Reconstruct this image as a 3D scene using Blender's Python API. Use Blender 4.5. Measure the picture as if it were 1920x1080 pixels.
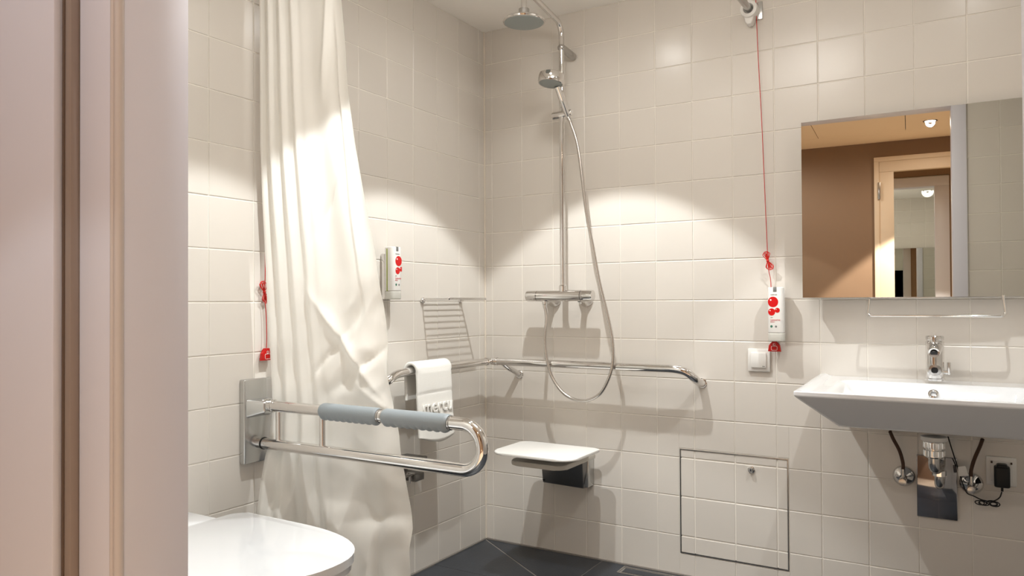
import bpy, bmesh, math, random
from mathutils import Vector, Matrix, noise
PI = math.pi
random.seed(7)
S = bpy.context.scene
for o in list(bpy.data.objects): bpy.data.objects.remove(o)
COL = S.collection

# ------------------------------------------------------------------ camera
F, CX, CY = 1399.78, 29.36, 10.80
YAW, PITCH, ROLL = 0.53469, 0.01169, -0.00512
cam_d = bpy.data.cameras.new('camera'); cam = bpy.data.objects.new('camera', cam_d); COL.objects.link(cam)
fw = Vector((-math.sin(YAW)*math.cos(PITCH), math.cos(YAW)*math.cos(PITCH), math.sin(PITCH)))
rt = Vector((math.cos(YAW), math.sin(YAW), 0)); up = rt.cross(fw)
r2 = math.cos(ROLL)*rt + math.sin(ROLL)*up; u2 = -math.sin(ROLL)*rt + math.cos(ROLL)*up
M = Matrix((r2, u2, -fw)).transposed().to_4x4(); M.translation = Vector((1.864, -2.774, 1.0495))
cam.matrix_world = M
cam_d.sensor_width = 36; cam_d.lens = F/1920*36
cam_d.shift_x = -CX/1920; cam_d.shift_y = CY/1920; cam_d.clip_start = 0.02
S.camera = cam

# ------------------------------------------------------------------ world, exposure
S.view_settings.view_transform = 'Standard'; S.view_settings.look = 'None'
S.view_settings.gamma = 1; S.view_settings.use_curve_mapping = False
S.view_settings.exposure = 0.3
W = bpy.data.worlds.new('world'); S.world = W; W.use_nodes = True
W.node_tree.nodes['Background'].inputs[0].default_value = (0.9, 0.8, 0.7, 1)
W.node_tree.nodes['Background'].inputs[1].default_value = 0.15
CEIL = 2.262
#        x,     y,    spot W, wide W, colour
LAMPS = [(0.66, -0.635, 54, 7, (1.0, 0.99, 0.955)),
         (0.68, -1.45, 49, 6.5, (1.0, 0.99, 0.955)),
         (1.88, -0.60, 38, 3, (1.0, 0.99, 0.955))]
HALL = [(1.83, -3.07, 180, 11, (1.0, 0.88, 0.78)), (0.75, -3.00, 13, 19, (.95, 0.98, 1.0))]

# ------------------------------------------------------------------ materials
def lin(c):
    return tuple(((v/255)/12.92 if v/255 <= .04045 else ((v/255+.055)/1.055)**2.4) for v in c)
def mat(name, rgb, rough=.5, metal=0., bump=0., scale=40., spec=.5, var=0., coat=0., trans=0., sheen=0., ior=1.45, tl=0., mottle=0., mscale=6.):
    m = bpy.data.materials.new(name); m.use_nodes = True; nt = m.node_tree; n = nt.nodes; l = nt.links
    b = n['Principled BSDF']; c = lin(rgb)
    b.inputs['Base Color'].default_value = (*c, 1); b.inputs['Roughness'].default_value = rough
    b.inputs['Metallic'].default_value = metal; b.inputs['Specular IOR Level'].default_value = spec
    b.inputs['Coat Weight'].default_value = coat; b.inputs['Coat Roughness'].default_value = .05
    b.inputs['Transmission Weight'].default_value = trans; b.inputs['IOR'].default_value = ior
    b.inputs['Sheen Weight'].default_value = sheen
    tc = n.new('ShaderNodeTexCoord')
    if var or mottle:
        src = None
        hs = n.new('ShaderNodeHueSaturation'); hs.inputs['Color'].default_value = (*c, 1)
        if var:
            oi = n.new('ShaderNodeObjectInfo'); mr = n.new('ShaderNodeMapRange')
            mr.inputs[3].default_value = 1-var; mr.inputs[4].default_value = 1+var
            l.new(oi.outputs['Random'], mr.inputs[0]); src = mr.outputs[0]
        if mottle:
            ns = n.new('ShaderNodeTexNoise'); ns.inputs['Scale'].default_value = mscale; ns.inputs['Detail'].default_value = 4
            l.new(tc.outputs['Object'], ns.inputs['Vector'])
            m2 = n.new('ShaderNodeMapRange'); m2.inputs[1].default_value = .3; m2.inputs[2].default_value = .7
            m2.inputs[3].default_value = 1-mottle; m2.inputs[4].default_value = 1+mottle
            l.new(ns.outputs['Fac'], m2.inputs[0])
            if src:
                mu = n.new('ShaderNodeMath'); mu.operation = 'MULTIPLY'; l.new(src, mu.inputs[0]); l.new(m2.outputs[0], mu.inputs[1]); src = mu.outputs[0]
            else: src = m2.outputs[0]
        l.new(src, hs.inputs['Value']); l.new(hs.outputs[0], b.inputs['Base Color'])
    if bump:
        ns = n.new('ShaderNodeTexNoise'); ns.inputs['Scale'].default_value = scale; ns.inputs['Detail'].default_value = 3
        l.new(tc.outputs['Object'], ns.inputs['Vector'])
        bp = n.new('ShaderNodeBump'); bp.inputs['Strength'].default_value = 1; bp.inputs['Distance'].default_value = bump
        l.new(ns.outputs['Fac'], bp.inputs['Height']); l.new(bp.outputs[0], b.inputs['Normal'])
    if tl:
        t = n.new('ShaderNodeBsdfTranslucent'); t.inputs[0].default_value = (*c, 1)
        mx = n.new('ShaderNodeMixShader'); mx.inputs[0].default_value = tl
        l.new(b.outputs[0], mx.inputs[1]); l.new(t.outputs[0], mx.inputs[2]); l.new(mx.outputs[0], n['Material Output'].inputs[0])
    return m
TILE = mat('glazed_wall_tile', (216, 210, 202), .24, var=.018, bump=.0004, scale=9, spec=.45)
GROUT = mat('wall_grout', (238, 233, 224), .8, bump=.0003, scale=300)
SILICONE = mat('sealant', (222, 212, 198), .5)
CEILM = mat('ceiling_paint', (250, 246, 240), .9, bump=.0002, scale=200)
PAINTW = mat('white_lacquer', (222, 221, 232), .38, bump=.0001, scale=60)
GASKET = mat('beige_rubber_gasket', (204, 194, 190), .6)
DARKR = mat('dark_brown_strip', (96, 78, 66), .7)
EDGEM = mat('shaded_leaf_edge', (150, 135, 126), .5)  # shade on the back-lit leaf edge is put into this colour
BROWN = mat('brown_wall_paint', (152, 124, 100), .85, bump=.0003, scale=150)
HCEIL = mat('hall_ceiling_paint', (252, 230, 198), .9)
FLOORT = mat('anthracite_floor_tile', (49, 53, 59), .42, var=.04, bump=.0006, scale=120, mottle=.12, mscale=9)
FGROUT = mat('floor_grout', (128, 122, 116), .85)
CHROME = mat('chrome', (224, 222, 220), .05, 1.0)
CHROMED = mat('satin_chrome', (188, 186, 184), .2, 1.0)
STEELD = mat('dark_polished_steel', (132, 130, 128), .34, 1.0)
HOSE = mat('ribbed_metal_hose', (205, 200, 195), .22, 1.0)
CERAMIC = mat('white_ceramic', (228, 230, 233), .07, coat=.6)
PLASTW = mat('white_plastic', (232, 230, 226), .28)
SEATW = mat('white_seat_plastic', (226, 224, 220), .35, bump=.0002, scale=400)
PLASTG = mat('grey_plastic', (138, 146, 151), .42, bump=.0003, scale=300)
NOZZLE = mat('grey_nozzle_plate', (150, 156, 154), .45)
PLATEG = mat('satin_mount_plate', (196, 196, 194), .24, .85)
BLACK = mat('black_plastic', (14, 14, 15), .45)
BHOSE = mat('brown_braided_hose', (74, 50, 34), .5, bump=.0006, scale=900)
RED = mat('red_cord', (196, 28, 16), .5)
REDP = mat('red_plastic', (190, 16, 12), .35)
REDPRINT = mat('red_print', (206, 12, 14), .3)
PINKP = mat('red_script_print', (205, 70, 84), .4)
GREYP = mat('grey_print', (120, 120, 118), .5)
GREENP = mat('green_print', (60, 118, 96), .5)
LIME = mat('lime_plastic', (150, 165, 60), .4)
WPRINT = mat('white_print', (240, 236, 232), .4)
FROST = mat('frosted_plastic', (226, 224, 216), .35, tl=.3)
TOWEL = mat('terry_cloth', (240, 238, 232), .95, bump=.0016, scale=650, sheen=.4)
CURT = mat('white_polyester_curtain', (246, 244, 238), .42, bump=.0002, scale=35, tl=.12, sheen=.1)
MIRROR = mat('mirror_glass', (236, 236, 230), .0, 1.0)
MIRE = mat('mirror_edge', (214, 212, 204), .3)
GAP = mat('dark_gap', (30, 28, 27), .8)
def emit(name, rgb, s):
    m = bpy.data.materials.new(name); m.use_nodes = True; nt = m.node_tree
    e = nt.nodes.new('ShaderNodeEmission'); e.inputs[0].default_value = (*rgb, 1); e.inputs[1].default_value = s
    nt.links.new(e.outputs[0], nt.nodes['Material Output'].inputs[0]); return m
LAMPM = emit('lamp_lens', (1, .92, .82), 9)

# ------------------------------------------------------------------ mesh helpers
def finish(bm, name, m, parent=None, angle=35, loc=None, rot=None):
    bmesh.ops.recalc_face_normals(bm, faces=bm.faces)
    me = bpy.data.meshes.new(name); bm.to_mesh(me); bm.free()
    me.materials.append(m)
    for p in me.polygons: p.use_smooth = True
    me.set_sharp_from_angle(angle=math.radians(angle))
    return link(name, me, parent, loc, rot)
def link(name, me, parent=None, loc=None, rot=None):
    o = bpy.data.objects.new(name, me); COL.objects.link(o)
    if parent is not None: o.parent = parent
    if loc is not None: o.location = loc
    if rot is not None: o.rotation_euler = rot
    return o
def thing(name, label, cat, loc=(0, 0, 0), group=None, rot=None):
    o = bpy.data.objects.new(name, None); COL.objects.link(o); o.location = loc; o.empty_display_size = .05
    if rot: o.rotation_euler = rot
    o['label'] = label; o['category'] = cat
    if group: o['group'] = group
    return o
def tag(o, label, cat, group=None):
    o['label'] = label; o['category'] = cat
    if group: o['group'] = group
    return o
def struct(name, label=None, cat=None):
    o = bpy.data.objects.new(name, None); COL.objects.link(o); o['kind'] = 'structure'
    o['label'] = label or name.replace('_', ' '); o['category'] = cat or name.split('_')[0]
    return o
def setst(o, label, cat):
    o['kind'] = 'structure'; o['label'] = label; o['category'] = cat; return o
def box(bm, a, b, bev=0., seg=2):
    x0, y0, z0 = a; x1, y1, z1 = b
    vs = [bm.verts.new(v) for v in ((x0,y0,z0),(x1,y0,z0),(x1,y1,z0),(x0,y1,z0),(x0,y0,z1),(x1,y0,z1),(x1,y1,z1),(x0,y1,z1))]
    fs = [bm.faces.new([vs[i] for i in f]) for f in ((0,3,2,1),(4,5,6,7),(0,1,5,4),(1,2,6,5),(2,3,7,6),(3,0,4,7))]
    if bev:
        es = list({e for f in fs for e in f.edges})
        bmesh.ops.bevel(bm, geom=es, offset=bev, segments=seg, profile=.5, affect='EDGES')
def prism(bm, pts, d, bev=0., seg=2, m=None):
    """pts: 2-D outline in the xz plane, extruded from y=0 to y=d; m: matrix"""
    a = [bm.verts.new((p[0], 0, p[1])) for p in pts]; b = [bm.verts.new((p[0], d, p[1])) for p in pts]
    n = len(pts); fs = [bm.faces.new(a), bm.faces.new(b[::-1])]
    for i in range(n): fs.append(bm.faces.new((a[i], b[i], b[(i+1) % n], a[(i+1) % n])))
    vv = a+b
    if bev:
        es = [e for f in fs[:2] for e in f.edges]
        r = bmesh.ops.bevel(bm, geom=es, offset=bev, segments=seg, profile=.5, affect='EDGES')
        vv = list({v for v in vv if v.is_valid} | set(r['verts']))
    if m is not None: bmesh.ops.transform(bm, matrix=m, verts=vv)
def smooth_path(pts, r=.02, n=6):
    """rounds the corners of a polyline"""
    pts = [Vector(p) for p in pts]; out = [pts[0]]
    for i in range(1, len(pts)-1):
        p, a, b = pts[i], pts[i-1], pts[i+1]
        d1 = (a-p); d2 = (b-p); rr = min(r, d1.length*.49, d2.length*.49)
        s = p+d1.normalized()*rr; e = p+d2.normalized()*rr
        for k in range(n+1):
            t = k/n; out.append(s*(1-t)**2+p*2*t*(1-t)+e*t*t)
    out.append(pts[-1]); return out
def catmull(pts, n=8):
    pts = [Vector(p) for p in pts]; P = [pts[0]*2-pts[1]]+pts+[pts[-1]*2-pts[-2]]; out = []
    for i in range(1, len(P)-2):
        for k in range(n):
            t = k/n; a, b, c, d = P[i-1:i+3]
            out.append(.5*((2*b)+(c-a)*t+(2*a-5*b+4*c-d)*t*t+(3*b-a-3*c+d)*t**3))
    out.append(P[-2]); return out
def tube(bm, pts, r, seg=16, cap=True, rf=None):
    pts = [Vector(p) for p in pts]; N = len(pts); rings = []
    t0 = (pts[1]-pts[0]).normalized(); nrm = t0.orthogonal().normalized()
    for i, p in enumerate(pts):
        t = ((pts[min(i+1, N-1)]-pts[max(i-1, 0)])).normalized()
        nrm = (nrm-t*nrm.dot(t)).normalized(); bn = t.cross(nrm)
        R = rf(i, i/(N-1)) if rf else r
        rings.append([bm.verts.new(p+(nrm*math.cos(2*PI*k/seg)+bn*math.sin(2*PI*k/seg))*R) for k in range(seg)])
    for i in range(N-1):
        for k in range(seg): bm.faces.new((rings[i][k], rings[i][(k+1) % seg], rings[i+1][(k+1) % seg], rings[i+1][k]))
    if cap: bm.faces.new(rings[0][::-1]); bm.faces.new(rings[-1])
def lathe(bm, prof, seg=32, m=None):
    """prof: list of (r, h) along local z"""
    rings = []; vs = []
    for r, h in prof:
        if r < 1e-6: v = bm.verts.new((0, 0, h)); rings.append([v]); vs.append(v)
        else:
            g = [bm.verts.new((r*math.cos(2*PI*k/seg), r*math.sin(2*PI*k/seg), h)) for k in range(seg)]; rings.append(g); vs += g
    for a, b in zip(rings, rings[1:]):
        for k in range(seg):
            k2 = (k+1) % seg
            if len(a) == 1 and len(b) == 1: continue
            if len(a) == 1: bm.faces.new((a[0], b[k], b[k2]))
            elif len(b) == 1: bm.faces.new((a[k], b[0], a[k2]))
            else: bm.faces.new((a[k], b[k], b[k2], a[k2]))
    if m is not None: bmesh.ops.transform(bm, matrix=m, verts=vs)
def axis_m(p, d):
    return Matrix.Translation(Vector(p)) @ Vector(d).normalized().to_track_quat('Z', 'Y').to_matrix().to_4x4()
def mk(name, m, parent, fn, angle=35, **k):
    bm = bmesh.new(); fn(bm); return finish(bm, name, m, parent, angle, **k)
def rbox(name, m, parent, a, b, bev=.002, seg=2): return mk(name, m, parent, lambda bm: box(bm, a, b, bev, seg))
def rtube(name, m, parent, pts, r, seg=16, **k): return mk(name, m, parent, lambda bm: tube(bm, pts, r, seg, **k), 50)
def rlathe(name, m, parent, prof, p, d, seg=32, angle=35): return mk(name, m, parent, lambda bm: lathe(bm, prof, seg, axis_m(p, d)), angle)
def rrect(w, h, r, n=5, cx=0, cz=0):
    out = []
    for sx, sz, a0 in ((1, 1, 0), (-1, 1, 90), (-1, -1, 180), (1, -1, 270)):
        for k in range(n+1):
            a = math.radians(a0+90*k/n); out.append((cx+sx*(w/2-r)+r*math.cos(a), cz+sz*(h/2-r)+r*math.sin(a)))
    return out
def text_mesh(txt, size, depth, bev=0):
    c = bpy.data.curves.new('lettering', 'FONT'); c.body = txt; c.size = size; c.extrude = depth; c.align_x = 'CENTER'; c.align_y = 'CENTER'
    c.bevel_depth = bev; c.resolution_u = 4
    o = bpy.data.objects.new('lettering_source', c); COL.objects.link(o)
    dg = bpy.context.evaluated_depsgraph_get(); me = bpy.data.meshes.new_from_object(o.evaluated_get(dg))
    bpy.data.objects.remove(o); return me

# ------------------------------------------------------------------ wall tiles
J = .0026
_tc = {}
def tile_mesh(w, h, d=.006):
    k = (round(w, 3), round(h, 3), d)
    if k not in _tc:
        bm = bmesh.new(); e = .0016; q = .0010
        lay = [(0, d, 0), (0, q, 0), (e, 0, 0)]
        R = []
        for ins, y, _ in lay:
            R.append([bm.verts.new(v) for v in ((ins, y, ins), (w-ins, y, ins), (w-ins, y, h-ins), (ins, y, h-ins))])
        for a, b in zip(R, R[1:]):
            for i in range(4): bm.faces.new((a[i], a[(i+1) % 4], b[(i+1) % 4], b[i]))
        bm.faces.new(R[-1]); bm.faces.new(R[0][::-1])
        bmesh.ops.recalc_face_normals(bm, faces=bm.faces)
        me = bpy.data.meshes.new('tile'); bm.to_mesh(me); bm.free(); me.materials.append(TILE)
        for p in me.polygons: p.use_smooth = False
        _tc[k] = me
    return _tc[k]
def place_tile(parent, kind, u0, u1, z0, z1, jit=True):
    w, h = u1-u0, z1-z0
    if w < .004 or h < .004: return
    o = bpy.data.objects.new('tile', tile_mesh(w, h)); COL.objects.link(o); o.parent = parent
    off = random.uniform(0, .0005) if jit else 0
    rx, rz = (random.gauss(0, .0016), random.gauss(0, .0016)) if jit else (0, 0)
    if kind == 'back': o.location = (u0, off, z0); o.rotation_euler = (rx, 0, rz)
    elif kind == 'left': o.location = (-off, u0, z0); o.rotation_euler = (0, rx, PI/2+rz)
    elif kind == 'front': o.location = (u1, -2.0-off, z0); o.rotation_euler = (rx, 0, PI+rz)
ZC = [0.0, 0.1517, 0.3022, 0.4508, 0.6032, 0.7533, 0.9027, 1.0552, 1.2083, 1.3594, 1.5121, 1.6649, 1.815, 1.9641, 2.114, CEIL]
BC = [0.0, 0.0406, 0.1953, 0.3476, 0.4991, 0.6548, 0.8068, 0.9562, 1.11, 1.2609, 1.412, 1.5626, 1.7129, 1.8645, 2.016, 2.1675, 2.319, 2.35]
AC = [0.0, 0.0429, 0.1949, 0.3465, 0.4958, 0.6486, 0.8001, 0.9508, 1.1015, 1.2522, 1.4083, 1.5598, 1.7113, 1.8628, 2.0]
PX0, PX1, PZ0, PZ1 = 0.8975, 1.3000, 0.0855, 0.4845          # access panel opening
wb = struct('wall_back', 'cream tiled rear wall behind the shower column and washbasin', 'wall')
mk('grout_bed', GROUT, wb, lambda bm: (box(bm, (-.1, .0022, 0), (PX0, .1, CEIL)), box(bm, (PX1, .0022, 0), (2.45, .1, CEIL)),
   box(bm, (PX0, .0022, 0), (PX1, .1, PZ0)), box(bm, (PX0, .0022, PZ1), (PX1, .1, CEIL)), box(bm, (PX0, .03, PZ0), (PX1, .1, PZ1))))
pieces_panel = []
for i in range(len(BC)-1):
    for j in range(len(ZC)-1):
        u0, u1, z0, z1 = BC[i]+J/2, BC[i+1]-J/2, ZC[j]+J/2, ZC[j+1]-J/2
        if j == 0: z0 = .004
        if i == 0: u0 = .002
        ov = not (u1 <= PX0 or u0 >= PX1 or z1 <= PZ0 or z0 >= PZ1)
        if not ov: place_tile(wb, 'back', u0, u1, z0, z1); continue
        g = .0032
        a0, a1, b0, b1 = max(u0, PX0+g), min(u1, PX1-g), max(z0, PZ0+g), min(z1, PZ1-g)
        if a1-a0 > .004 and b1-b0 > .004: pieces_panel.append((a0, a1, b0, b1))
        # what is left of the cell outside the panel, cut as vertical then horizontal strips
        L, Rr, Bt, Tp = PX0-g, PX1+g, PZ0-g, PZ1+g
        if u0 < L: place_tile(wb, 'back', u0, min(u1, L), z0, z1, False)
        if u1 > Rr: place_tile(wb, 'back', max(u0, Rr), u1, z0, z1, False)
        c0, c1 = max(u0, L), min(u1, Rr)
        if z0 < Bt: place_tile(wb, 'back', c0, c1, z0, min(z1, Bt), False)
        if z1 > Tp: place_tile(wb, 'back', c0, c1, max(z0, Tp), z1, False)
wl = struct('wall_left', 'cream tiled side wall with folding grab rail and shower basket', 'wall')
mk('grout_bed', GROUT, wl, lambda bm: box(bm, (-.1, -2.0, 0), (-.0022, .1, CEIL)))
for i in range(len(AC)-1):
    for j in range(len(ZC)-1):
        place_tile(wl, 'left', -AC[i+1]+J/2, -AC[i]-(J/2 if i else .002), ZC[j]+J/2 if j else .004, ZC[j+1]-J/2)
setst(mk('trim_1', SILICONE, None, lambda bm: tube(bm, [(.0015, -.0015, .002), (.0015, -.0015, CEIL)], .0042, 8), 60), 'light sealant joint in the tiled shower corner', 'trim')
# front wall with the doorway the camera looks through
DX0, DX1, DZ, FY0, FY1 = .75, 1.905, 2.105, -2.0, -2.105
wf = struct('wall_front', 'tiled wall with the wide doorway', 'wall')
mk('grout_bed', GROUT, wf, lambda bm: box(bm, (DX1+.07, FY1+.02, 0), (2.45, FY0-.0022, CEIL)))
mk('plaster', CEILM, wf, lambda bm: (box(bm, (-.1, FY1+.01, 0), (DX0-.005, FY0-.001, CEIL)), box(bm, (DX0-.005, FY1+.01, DZ+.02), (DX1+.07, FY0-.001, CEIL)), box(bm, (DX1+.03, FY1+.02, 0), (DX1+.07, FY0-.001, DZ))))
for i in range(3):
    u0 = 1.978+i*.1515
    for j in range(len(ZC)-1): place_tile(wf, 'front', u0+J/2, min(u0+.1515-J/2, 2.35), ZC[j]+J/2 if j else .004, ZC[j+1]-J/2)
setst(mk('wall_right', TILE, None, lambda bm: box(bm, (2.35, FY0, 0), (2.45, .0, CEIL))), 'cream side wall beyond the washbasin', 'wall')
setst(mk('ceiling', CEILM, None, lambda bm: box(bm, (-.1, -2.1, CEIL), (2.45, .1, CEIL+.08))), 'cream painted bathroom ceiling', 'ceiling')
# hall behind the camera, seen in the mirror
HY = -3.66
setst(mk('wall_hall', BROWN, None, lambda bm: box(bm, (-.6, HY-.1, 0), (3.2, HY, CEIL))), 'brown painted hall wall seen in the mirror', 'wall')
setst(mk('wall_hall_left', BROWN, None, lambda bm: box(bm, (-.7, HY, 0), (-.6, FY0, CEIL))), 'brown end wall of the hall', 'wall')
setst(mk('wall_hall_right', BROWN, None, lambda bm: box(bm, (3.2, HY, 0), (3.3, FY0, CEIL))), 'brown far end wall of the hall', 'wall')
setst(mk('wall_hall_front', BROWN, None, lambda bm: (box(bm, (-.6, FY1, 0), (.56, FY1+.015, CEIL)), box(bm, (DX1+.12, FY1, 0), (3.2, FY1+.02, CEIL)),
    box(bm, (.56, FY1, DZ+.1), (DX1+.12, FY1+.01, CEIL)))), 'brown hall side of the doorway wall', 'wall')
hc = struct('ceiling_hall', 'hall ceiling of flush panels', 'ceiling')
mk('ceiling_bed', GAP, hc, lambda bm: box(bm, (-.6, HY, CEIL+.008), (3.2, -2.1, CEIL+.08)))
xs = [-.6, -.04, .53, 1.10, 1.68, 2.25, 2.82, 3.2]
for a, b in zip(xs, xs[1:]):
    rbox('panel', HCEIL, hc, (a+.002, -3.30, CEIL), (b-.002, -2.80, CEIL+.01), .0)
rbox('panel', HCEIL, hc, (-.6, HY, CEIL), (3.2, -3.3015, CEIL+.01), 0)
rbox('panel', HCEIL, hc, (-.6, -2.7985, CEIL), (3.2, -2.10, CEIL+.01), 0)
# floor
fl = struct('floor', 'anthracite tiled floor with pale joints', 'floor')
mk('floor_bed', FGROUT, fl, lambda bm: box(bm, (-.7, HY-.1, -.08), (3.3, .1, -.0015)))
def ftile(pts):
    bm = bmesh.new(); a = [bm.verts.new((x, y, 0)) for x, y in pts]; b = [bm.verts.new((x, y, -.004)) for x, y in pts]; n = len(pts)
    bm.faces.new(a); bm.faces.new(b[::-1])
    for i in range(n): bm.faces.new((a[i], a[(i+1) % n], b[(i+1) % n], b[i]))
    finish(bm, 'tile', FLOORT, fl, 20)
g = .002
ftile([(g+.008, -.006-.004), (.57-g, -.006), (.57-g, -.382+g+.004)]) ; ftile([(.006, -.016), (.57-g-.008, -.382+g), (.006, -.382+g)])
fx = [.006, .57, 1.17, 1.77, 2.35]; fy = [-.006, -.382, -.982, -1.582, -2.05]
DRX0, DRX1, DRY0, DRY1 = .672, 1.372, -.098, -.020
for i in range(4):
    for j in range(4):
        if i == 0 and j == 0: continue
        x0, x1, y1, y0 = fx[i]+g, fx[i+1]-g, fy[j]-g, fy[j+1]+g
        if j == 0 and i in (1, 2):
            ftile([(x0, y0), (x1, y0), (x1, DRY0), (x0, DRY0)]); ftile([(x0, DRY1), (x1, DRY1), (x1, y1), (x0, y1)])
            if i == 1: ftile([(x0, DRY0), (DRX0, DRY0), (DRX0, DRY1), (x0, DRY1)])
            else: ftile([(DRX1, DRY0), (x1, DRY0), (x1, DRY1), (DRX1, DRY1)])
        else: ftile([(x0, y0), (x1, y0), (x1, y1), (x0, y1)])
setst(mk('floor_hall', mat('pale_bounce_floor', (232, 210, 182), .5, mottle=.08, mscale=3), None, lambda bm: box(bm, (-.6, HY, -.0014), (3.2, -2.052, .002))), 'unseen pale hall floor toned to bounce warm light', 'floor')  # unseen hall floor, pale tone put in to bounce warm light upward
setst(mk('baseboard_back', FGROUT, None, lambda bm: box(bm, (0, -.006, -.001), (2.35, .002, .004))), 'grey joint strip along the rear wall foot', 'baseboard')
setst(mk('baseboard_left', FGROUT, None, lambda bm: box(bm, (-.002, -2.0, -.001), (.006, 0, .004))), 'grey joint strip along the side wall foot', 'baseboard')

# ------------------------------------------------------------------ door frame near the camera
dr = struct('door_1', 'white lacquered door frame and sliding leaf beside the camera', 'door')
JX = DX0
rbox('jamb_lining', PAINTW, dr, (JX-.03, FY1-.001, 0), (JX, FY0+.004, DZ), .0015)
mk('gasket', GASKET, dr, lambda bm: (tube(bm, [(JX-.004, FY1-.006, 0), (JX-.004, FY1-.006, DZ)], .0072, 12), tube(bm, [(JX-.013, FY1-.010, 0), (JX-.013, FY1-.010, DZ)], .0045, 10)), 60)
rbox('casing', PAINTW, dr, (JX-.1035, FY1-.0115, 0), (JX-.012, FY1+.002, DZ+.09), .0015)
rbox('leaf_edge', EDGEM, dr, (JX-.121, FY1-.0245, 0), (JX-.1045, FY1-.010, DZ), .0008)
rbox('leaf_dark_strip', DARKR, dr, (JX-.1275, FY1-.026, 0), (JX-.1212, FY1-.012, DZ), .0006)  # dark brown strip between leaf edge and leaf face
rbox('leaf', PAINTW, dr, (-.3, FY1-.036, .01), (JX-.1335, FY1-.012, DZ+.03), .003)
rbox('jamb_lining', PAINTW, dr, (DX1, FY1-.012, 0), (DX1+.03, FY0+.004, DZ), .002)
rbox('casing', PAINTW, dr, (DX1+.004, FY0, 0), (DX1+.07, FY0+.012, DZ+.07), .002)
rbox('casing', PAINTW, dr, (DX1+.004, FY1-.014, 0), (DX1+.12, FY1-.001, DZ+.0015), .002)
rbox('header_lining', PAINTW, dr, (JX-.0295, FY1-.010, DZ), (DX1+.0295, FY0+.003, DZ+.03), .002)
rbox('casing', PAINTW, dr, (JX-.1, FY1-.014, DZ+.002), (DX1+.12, FY1-.002, DZ+.09), .002)
# framed mirror door across the hall
md = struct('door_2', 'cream framed mirror door on the brown hall wall', 'door')
MX0, MX1, MT = 1.46, 2.51, 2.14
CREAM = mat('cream_door_paint', (236, 214, 186), .5)
rbox('casing', CREAM, md, (MX0, HY, 0), (MX0+.035, HY+.03, MT-.031), .002)
rbox('casing', CREAM, md, (MX0+.035, HY, 0), (MX0+.135, HY+.022, MT-.111), .002)
rbox('casing', CREAM, md, (MX1-.135, HY, 0), (MX1, HY+.03, MT-.111), .002)
rbox('header', CREAM, md, (MX0+.036, HY+.001, MT-.11), (MX1-.002, HY+.024, MT-.031), .002)
rbox('header', CREAM, md, (MX0+.0005, HY+.001, MT-.0305), (MX1, HY+.032, MT+.002), .002)
rbox('mirror_panel', MIRROR, md, (MX0+.135, HY, .1), (MX1-.135, HY+.012, MT-.11), 0)
rbox('hinge', CHROMED, md, (MX0+.027, HY+.03, 1.82), (MX0+.043, HY+.042, 1.95), .002)

# ------------------------------------------------------------------ downlights
def downlight(x, y, sw, ww, col, label, k):
    t = thing('downlight', label, 'lamp', (x, y, CEIL))
    rlathe('trim_ring', CHROMED, t, [(.034, .0), (.034, -.003), (.043, -.004), (.046, 0)], (0, 0, 0), (0, 0, 1))
    rlathe('lens', LAMPM, t, [(0, -.001), (.034, -.001)], (0, 0, 0), (0, 0, 1))
    for nm, P, ang, bl in (('beam', sw, 82, .14), ('spill', ww, 176, .6)):
        d = bpy.data.lights.new(nm, 'SPOT'); d.energy = P; d.spot_size = math.radians(ang); d.spot_blend = bl
        d.color = col if nm == 'spill' else tuple(min(1, c*k) for c, k in zip(col, (.97, 1.02, 1.04))); d.shadow_soft_size = .012 if nm == 'beam' else (.06 if y > -2 else .028)
        o = bpy.data.objects.new(nm, d); COL.objects.link(o); o.parent = t; o.location = (0, 0, -.012)
lab = ['ceiling downlight over the shower corner', 'ceiling downlight over the toilet', 'ceiling downlight over the washbasin']
for i, (x, y, a, b, c) in enumerate(LAMPS): downlight(x, y, a, b, c, lab[i], i)
# added fill dome, unseen above the frame, lends soft light to the upper walls
dm = thing('added_fill_dome', 'added unseen fill light dome on the ceiling between shower and washbasin', 'lamp', (1.22, -1.08, CEIL))
rlathe('fill_dome_base', PLASTW, dm, [(.0, -.001), (.20, -.001), (.205, -.006), (.205, -.022), (.19, -.024)], (0, 0, 0), (0, 0, 1), 48)
rlathe('fill_dome', emit('fill_glow', (1, .95, .885), 12.5), dm, [(.19, -.022), (.188, -.085), (.165, -.125), (.10, -.148), (0, -.155)], (0, 0, 0), (0, 0, 1), 48)
lab = ['round hall downlight glowing in the mirror', 'hall downlight beside the doorway']
for i, (x, y, a, b, c) in enumerate(HALL): downlight(x, y, a, b, c, lab[i], i)

# ------------------------------------------------------------------ access panel
ap = thing('access_panel', 'square tiled access panel with thin chrome frame low on rear wall', 'panel', (PX0, 0, PZ0))
def _fr(bm):
    for s, (t, y0, y1) in enumerate(((.0032, -.0014, .03),)):
        box(bm, (0, y0, 0), (PX1-PX0, y1, t)); box(bm, (0, y0, PZ1-PZ0-t), (PX1-PX0, y1, PZ1-PZ0))
        box(bm, (0, y0, t), (t, y1, PZ1-PZ0-t)); box(bm, (PX1-PX0-t, y0, t), (PX1-PX0, y1, PZ1-PZ0-t))
mk('frame', CHROMED, ap, _fr)
bd = rbox('backing', GAP, ap, (.0035, .012, .0035), (PX1-PX0-.0035, .028, PZ1-PZ0-.0035), 0)
rbox('grout', GROUT, ap, (.006, .0022, .006), (PX1-PX0-.006, .012, PZ1-PZ0-.006), 0)
for a0, a1, b0, b1 in pieces_panel:
    o = bpy.data.objects.new('tile', tile_mesh(a1-a0-.002, b1-b0-.002)); COL.objects.link(o); o.parent = ap; o.location = (a0+.001-PX0, 0, b0+.001-PZ0)
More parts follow.
